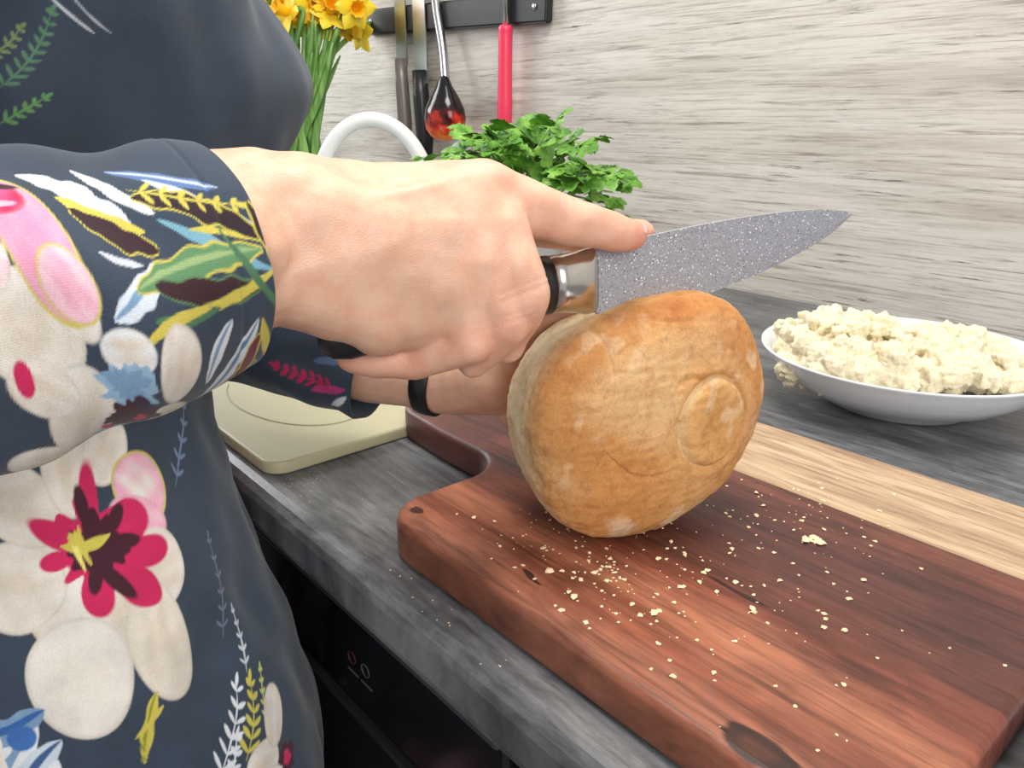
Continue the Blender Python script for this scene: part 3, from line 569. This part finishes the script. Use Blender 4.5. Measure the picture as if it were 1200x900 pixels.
def paintR(s,a,r,Lt):
    xs=np.interp(s,[-.2,.03,.129,.15,.173,.204,.2211],[-1400,-430,0,100,200,300,345]); yc=352-54*xs/300; H=np.clip(200-69*xs/300,120,260)
    y=yc-H*a*.86; C=Cloth(xs,y,200)
    for i,(a_,b_,r_) in enumerate([(-300,200,110),(-520,420,120),(-280,560,110),(150,700,100),(60,-60,100),(-800,250,120),(-780,600,120)]): C.flower(a_,b_,r_,500+i)
    C.lens(80,160,190,252,15,WH,-6,mid=(200,206,216)); C.lens(150,160,215,235,8,WH,5); C.ell(20,345,60,62,10,IV,BG); C.ell(72,310,44,26,60,IV,BG)
    C.lens(120,330,200,280,13,(214,224,236),5,mid=BL); C.lens(190,170,290,215,8,(90,120,170),4,mid=(200,210,225)); C.lens(220,195,310,250,7,(200,212,225),6)
    C.lens(110,205,200,250,9,YE,5); C.lens(120,222,205,270,13,(50,24,34),4,out=YE); C.lens(200,215,315,262,11,(44,26,36),-6,out=YE); C.lens(215,240,318,288,6,(120,170,190),4)
    C.lens(160,305,310,270,11,(96,140,96),-6,out=YE,mid=(150,176,120)); C.lens(185,300,300,300,11,(56,28,34),6,out=(90,130,90)); C.lens(205,325,320,285,5,YE,6); C.lens(170,330,250,318,6,DG,3); C.fern(200,205,300,232,6,18,2.4,YE,5)
    C.lens(150,350,240,318,5,YE,-4); C.lens(130,270,180,282,4,(200,206,216),3); C.lens(240,252,300,262,3,YE,-3)
    C.ell(60,250,38,82,-12,PK,(236,150,186),edgecol=YE); C.ell(80,300,28,34,-30,(246,206,214),PK,edgecol=YE); C.ell(22,195,52,32,20,MG,(232,90,140)); C.ell(0,160,44,20,10,(170,18,60)); C.ell(40,182,34,7,12,MR); C.lens(0,215,60,215,5,(240,180,200)); C.ell(-10,270,34,40,0,IV,PK)
    C.ell(60,430,44,58,15,IV,BG); C.ell(192,372,28,44,20,IV,BG); C.ell(175,440,38,28,-25,IV,BG); C.ell(118,488,44,28,10,(228,222,214),BG); C.ell(20,400,44,32,20,IV,BG); C.ell(130,356,32,20,0,(232,236,240),BG)
    C.splash(125,392,34,(150,184,212),11,9,1,.8); C.splash(120,385,22,BL,12,7,1.1,.7); C.ell(100,470,24,12,-20,(176,198,216)); C.splash(130,432,32,MR,13,7,1.15,.8); C.ell(138,408,14,9,40,(50,20,60)); C.ell(98,458,11,7,30,MG); C.splash(138,436,8,MG,14,5); 
    C.ell(10,500,50,34,10,IV,BG); C.ell(60,520,38,26,0,BG,IV); C.ell(4,545,30,22,0,MG,MR); C.ell(0,390,12,20,0,MG); C.lens(40,560,120,520,10,WH,4)
    C.lens(212,462,296,330,12,(220,228,236),8,mid=(90,130,170)); C.lens(230,400,262,330,8,WH,-4,mid=BL); C.lens(262,440,305,395,8,(96,140,70),4,out=YE); C.lens(286,445,300,350,8,(110,24,44),-4,out=YE); C.fern(215,490,262,425,5,18,2.4,YE,4); C.lens(225,520,300,470,8,(190,206,222),4,mid=BL); C.lens(300,330,318,400,5,YE)
    C.lens(270,250,330,330,4,DG,5); C.lens(250,470,320,440,4,DG,3); C.lens(310,230,345,330,7,(44,26,36),4,out=YE); C.lens(318,340,345,430,6,(110,24,44),-4); C.lens(320,400,340,470,5,YE,3)
    return C.c
E=Vector((-.293,-.10,1.072)); CU0=Vector((-.299,.1207,1.087)); CU=E.lerp(CU0,.945); SH=Vector((-.405,.03,1.345))
sleeve('sleeve_right',[E,E.lerp(CU,.35)+Vector((0,0,.001)),E.lerp(CU,.7),CU],[.064,.060,.052,.0435],31,paintR,480,.00055)
def paintP(s,a,r,Lt):
    x=s*2600; y=a*r*2600; C=Cloth(x,y,250)
    for i in range(9): C.flower(rng.uniform(0,Lt*2600),rng.uniform(-160,160),80,700+i)
    for i in range(8):
        q,b=rng.uniform(0,Lt*2600),rng.uniform(-160,160); C.fern(q,b,q+50,b+30,5,16,3,[WH,YE,BL][i%3])
    return C.c
sleeve('upper_sleeve_right',[SH+Vector((-.03,-.01,.012)),SH.lerp(E,.3),SH.lerp(E,.7),E+Vector((0,.0,0))],[.055,.062,.058,.060],41,paintP,90,.003,hem=False)
SHL=Vector((-.735,.05,1.345)); EL=L(-.318,.555,1.03); CL=L(-.092,.489,.9835)
def paintL(s,a,r,Lt):
    C=Cloth(s*2200,a*r*2200,270); x1_=Lt*2200
    C.fern(x1_-20,-30,x1_-110,-10,7,22,3,MG); C.lens(x1_-60,-40,x1_-6,-20,6,(190,60,120)); C.lens(x1_-30,-60,x1_-4,-30,5,WH); C.flower(x1_-260,0,80,900); C.lens(x1_-60,10,x1_-10,25,6,(90,110,150)); return C.c
sleeve('sleeve_left',[EL,EL.lerp(CL,.5),CL],[.048,.043,.036],51,paintL,200,.0011)
sleeve('upper_sleeve_left',[SHL+Vector((.02,0,.012)),SHL.lerp(EL,.3),SHL.lerp(EL,.7),EL],[.055,.06,.054,.049],61,paintP,80,.003,hem=False)
V,Fc=hullmesh([[(E,.0625)],[(EL,.049)],[(SH+Vector((-.02,0,.0)),.058)],[(SHL+Vector((.02,0,0)),.058)]])
co=np.array([tuple(v) for v in V]); mesh('sleeve_joints',V,Fc,cl,wo,True,np.tile(navy,(len(V),1)))
# --- skin
sk=M('skin',rough=.5,Subsurface_Weight=.12); sk.b.inputs['Subsurface Radius'].default_value=(.006,.0025,.0012); sk.b.inputs['Subsurface Scale'].default_value=1
a=sk.attr(); nz=sk.noise(sk.coord(),120,4); n2=sk.noise(sk.coord(),900,3,.6); vo=sk.n('ShaderNodeTexVoronoi',feature='DISTANCE_TO_EDGE'); vo.inputs['Scale'].default_value=850; sk.l(sk.coord(),vo.inputs['Vector'])
sk.base(sk.mix(a,sk.ramp(nz,[(.35,(248,230,222)),(.6,(255,255,255))]),.7,'MULTIPLY')); sk.bump(sk.math('ADD',vo.outputs['Distance'],sk.math('MULTIPLY',n2,.6)),.26,.0007)
SKC=LC((228,185,158))
def paintskin(me,spots):
    co=getco(me); c=np.tile(SKC,(len(co),1)); c*= (1+.03*sn(co,90,77))[:,None]
    for p_,r_,cc,k in spots:
        w=(k*np.exp(-((co-np.array(p_))**2).sum(1)/r_**2))[:,None]; c=c*(1-w)+LC(cc)*w
    return np.clip(c,0,1)
RED=(218,130,110)
W1=L(-.0979,.305,1.1071);W2=L(-.0931,.303,1.0834);Mi=L(-.0122,.338,1.1090);Mm=L(-.0060,.331,1.0945);Mr=L(-.0105,.326,1.0790);Mp=L(-.0215,.321,1.0640)
HY=L(-.0560,.322,1.0605);HZ=L(-.035,.326,1.0560);DO=L(-.0525,.316,1.0930);RA=L(-.0608,.330,1.1060)
ar=E.lerp(CU,.55); g=[]
g+=chain([(ar+Vector((0,0,.004)),.034),(W1.lerp(W2,.5)+Vector((-.0,-.02,0)),.030)])
g+=[[(W1,.0225),(W2,.0215),(ar+Vector((0,0,.012)),.028),(ar-Vector((0,0,.008)),.028)]]
g+=[[(W1,.0225),(W2,.0215),(RA,.0155),(DO,.0205),(HY,.0190)],[(DO,.0195),(RA,.0150),(Mi,.0140),(Mm,.0132),(Mr,.0128),(Mp,.0120),(HY,.0180),(HZ,.0130)]]
IP=L(.0180,.353,1.0960);ID=L(.0432,.366,1.0882);IT=L(.0585,.3738,1.0848)
g+=chain([(Mi,.0140),(L(.004,.3455,1.102),.0128),(IP,.0124),(ID,.0098),(IT,.0076)])
MP=L(.0045,.3265,1.0660);MD=L(-.003,.343,1.0400);MT=L(-.011,.366,1.0425)
g+=chain([(Mm,.0132),(MP,.0118),(MD,.0100),(MT,.0082)])
RP=L(-.0035,.3230,1.0545);RD=L(-.017,.336,1.0345);RT=L(-.028,.358,1.0360)
g+=chain([(Mr,.0128),(RP,.0112),(RD,.0096),(RT,.0080)])
PP_=L(-.0180,.3190,1.0465);PD=L(-.0430,.3290,1.0360);PT=L(-.0700,.3300,1.0385)
g+=chain([(Mp,.0120),(PP_,.0104),(PD,.0094),(PT,.0084)])
T0=L(-.055,.345,1.100);T1=L(-.0162,.370,1.0958);T2=L(.0279,.392,1.0850);T3=L(.066,.402,1.0815)
g+=chain([(L(-.075,.325,1.10),.018),(T0,.0165),(T1,.0125),(T2,.0105),(T3,.0080)]); g+=[[(T0,.0150),(T1,.010),(Mi,.010),(RA,.013)]]
for q in(Mi,Mm,Mr): g+=chain([(q+(-F)*.0125*.55+Vector((0,0,.003)),.0064),(q.lerp(W1,.45)-F*.0155,.0048)])
me=organic(g,.00115,8,.5)
co=getco(me); no=getno(me)
def crease(A_,B_,t_,depth,w,rad):
    ax=np.array((B_-A_).normalized()); c0=np.array(A_.lerp(B_,t_)); d=co-c0; al=d@ax; rd=np.linalg.norm(d-np.outer(al,ax),axis=1)
    return -depth*np.exp(-(al/w)**2)*(rd<rad)*1.0
disp=np.zeros(len(co))
for dt in(-.07,0,.07): disp+=crease(Mi,IP,.97+dt,.0004,.0006,.017)+crease(IP,ID,1.0+dt*.8,.0003,.0005,.013)
for dt in(-.06,0.04): disp+=crease(Mm,MP,.9+dt,.0003,.0007,.017)+crease(Mr,RP,.9+dt,.0003,.0007,.016)
disp+=.00028*sn(co,320,88)+.0005*sn(co,110,89)
co=co+no*disp[:,None]; setco(me,co)
finish('right_hand',me,sk,wo,True,paintskin(me,[(IT,.012,RED,.75),(ID,.010,RED,.4),(IP,.012,RED,.3),(MP,.013,RED,.3),(RP,.012,RED,.3),(PP_,.012,RED,.35),(PD,.014,RED,.45),(PT,.014,RED,.45),(Mi,.014,RED,.25),(Mm,.012,RED,.2),(Mr,.012,RED,.15),(T3,.012,RED,.6)]))
nm=M('fingernail',(236,178,168),.25,Subsurface_Weight=.1)
def nail(name,c,axis,nrm,l,w):
    axis=axis.normalized(); nrm=(nrm-axis*nrm.dot(axis)).normalized(); y=nrm.cross(axis); V=[]
    n1_,n2_=10,9
    for i in range(n1_):
        u=i/(n1_-1)*2-1; ww=w*(1-max(0,abs(u)-.55)**2*2.2)
        for j in range(n2_):
            v=(j/(n2_-1))*2-1; V.append(c+axis*(u*l)+y*(v*ww)+nrm*(-.45*w*v*v-.0006*u*u))
    Fq=[(i*n2_+j,i*n2_+j+1,(i+1)*n2_+j+1,(i+1)*n2_+j) for i in range(n1_-1) for j in range(n2_-1)]
    o=mesh(name,V,Fq,nm,wo); sd=o.modifiers.new('s','SOLIDIFY'); sd.thickness=.0006; sd.offset=-1
ia=(IT-ID).normalized(); inr=(Vector((0,0,1))*.9-F*.45+R*.1)
nail('nail_index',IT+inr.normalized()*.0073+ia*.0008,ia,inr,.0056,.0048)
# left arm & hand
LW=L(-.0675,.482,.9800);LV=L(-.0443,.472,.9775);LP=L(-.014,.452,.9880);LQ=L(-.002,.450,1.0080)
g=chain([(EL.lerp(CL,.5),.034),(CL,.027),(LW,.0235),(LV,.0225)])
g+=[[(LV,.0225),(LP,.021),(LQ,.0155),(L(.002,.455,.975),.015)]]
TI=L(.0060,.430,1.0270);TJ=L(.0200,.408,1.0400);TK=L(.0385,.392,1.0465)
g+=chain([(LQ,.0165),(TI,.0140),(TJ,.0118),(TK,.0090)])
for z_,rb in((1.012,.0105),(.994,.0108),(.976,.0102),(.960,.0092)):
    g+=chain([(L(.002,.455,z_),rb+.0015),(L(.036,.457,z_+.002),rb),(L(.064,.453,z_+.001),rb-.0012),(L(.084,.446,z_),rb-.0025)])
me=organic(g,.0013,6,.5); finish('left_hand',me,sk,wo,True,paintskin(me,[(TK,.014,RED,.6),(TJ,.014,RED,.4),(TI,.016,RED,.3),(LP,.02,RED,.2)]))
ta=(TK-TJ).normalized(); nail('nail_thumb',TK+Vector((0,0,.0082)),ta,Vector((0,0,1))-F*.2,.006,.005)
ax_=(LV-LW).normalized(); bc_=LW.lerp(LV,.75); e2=(Vector((0,0,1))-ax_*ax_.z).normalized(); e1=ax_.cross(e2); V=[];Fc=[]
for (h_,r_) in((-.0065,.0238),(-.0055,.0250),(0,.0253),(.0055,.0248),(.0065,.0236)):
    for i in range(60):
        a_=2*math.pi*i/60; V.append(bc_+ax_*(h_)+(e1*math.cos(a_)+e2*math.sin(a_))*r_)
Fc=[(j*60+i,j*60+(i+1)%60,(j+1)*60+(i+1)%60,(j+1)*60+i) for j in range(4) for i in range(60)]; mesh('wrist_band',V,Fc,black,wo)
# neck, head, legs (outside the photo's frame, kept simple but complete)
HC=Vector((-.57,.135,1.56)); g=chain([((-.57,.078,1.38),.055),((-.57,.085,1.44),.050),((-.57,.105,1.50),.050)])
g+=[[(HC+Vector((0,-.01,.03)),.085),(HC+Vector((0,.02,-.02)),.066),(HC+Vector((0,.045,-.075)),.028),(HC+Vector((0,-.03,0)),.07)]]
g+=chain([(HC+Vector((0,.082,.012)),.008),(HC+Vector((0,.102,-.025)),.011)])+[[(HC+Vector((-.014,.082,-.05)),.008),(HC+Vector((.014,.082,-.05)),.008)]]
for sx in(-1,1): g+=[[(HC+Vector((sx*.083,-.005,.005)),.008),(HC+Vector((sx*.080,.0,-.03)),.006)]]
me=organic(g,.003,4); finish('head',me,sk,wo,True,paintskin(me,[(HC+Vector((0,.088,-.05)),.016,(200,90,90),.9)]))
ew=M('eye_white',(235,235,235),.2); ei=M('iris',(80,90,70),.2)
for k,sx in enumerate((-1,1)):
    c=HC+Vector((sx*.031,.079,.005)); V,Fc=hullmesh([[(c,.011)]]); mesh('eye_%d'%k,V,Fc,ew,wo); V,Fc=hullmesh([[(c+Vector((0,.0085,0)),.004)]]); mesh('iris_%d'%k,V,Fc,ei,wo)
hm=M('brown_hair',(78,52,36),.5); me=organic([[(HC+Vector((0,-.022,.04)),.088)],[(HC+Vector((0,-.05,-.0)),.075),(HC+Vector((0,-.06,-.06)),.05)],[(HC+Vector((0,-.1,.02)),.035)]],.004,3)
co=getco(me); co+=getno(me)*(.0016*sn(co*np.array([1,1,.15]),500,5))[:,None]; setco(me,co); finish('hair',me,hm,wo)
g=[]
for sx in(-1,1):
    x=-.53+sx*.085; g+=chain([((x,.05,.72),.078),((x,.05,.50),.062),((x,.055,.46),.056),((x,.035,.25),.052),((x,.03,.09),.036)])
me=organic(g,.006,4); finish('trousers',me,M('dark_jeans',(36,42,58),.85),wo)
g=[]
for sx in(-1,1): x=-.53+sx*.09; g+=[[((x,.01,.04),.036),((x,.03,.07),.034),((x,.12,.026),.026),((x,.17,.022),.021)]]
me=organic(g,.004,3); co=getco(me); co[:,2]=np.maximum(co[:,2],.001); setco(me,co); finish('shoes',me,black,wo)
# ================= LIGHT
w=bpy.data.worlds.new('world'); S.world=w; w.use_nodes=True; bg=w.node_tree.nodes['Background']; bg.inputs[0].default_value=(.97,.97,1,1); bg.inputs[1].default_value=.54
def area(name,loc,tgt,size,e,col):
    d=bpy.data.lights.new(name,'AREA'); d.size=size; d.energy=e; d.color=col; o=bpy.data.objects.new(name,d); S.collection.objects.link(o); o.location=loc; o.rotation_euler=(Vector(tgt)-Vector(loc)).to_track_quat('-Z','Y').to_euler()
area('ceiling_light',(-.35,.25,2.45),(-.35,.35,.9),.7,23,(1,.97,.92))
area('window_light',(1.5,-.5,1.9),(-.3,.4,1.0),1.2,29,(1,.985,.96))
area('window_light.001',(-2.6,.2,1.9),(-.4,.5,1.0),1.0,28,(.97,.98,1))
S.view_settings.view_transform='Standard'; S.view_settings.look='None'; S.view_settings.exposure=0
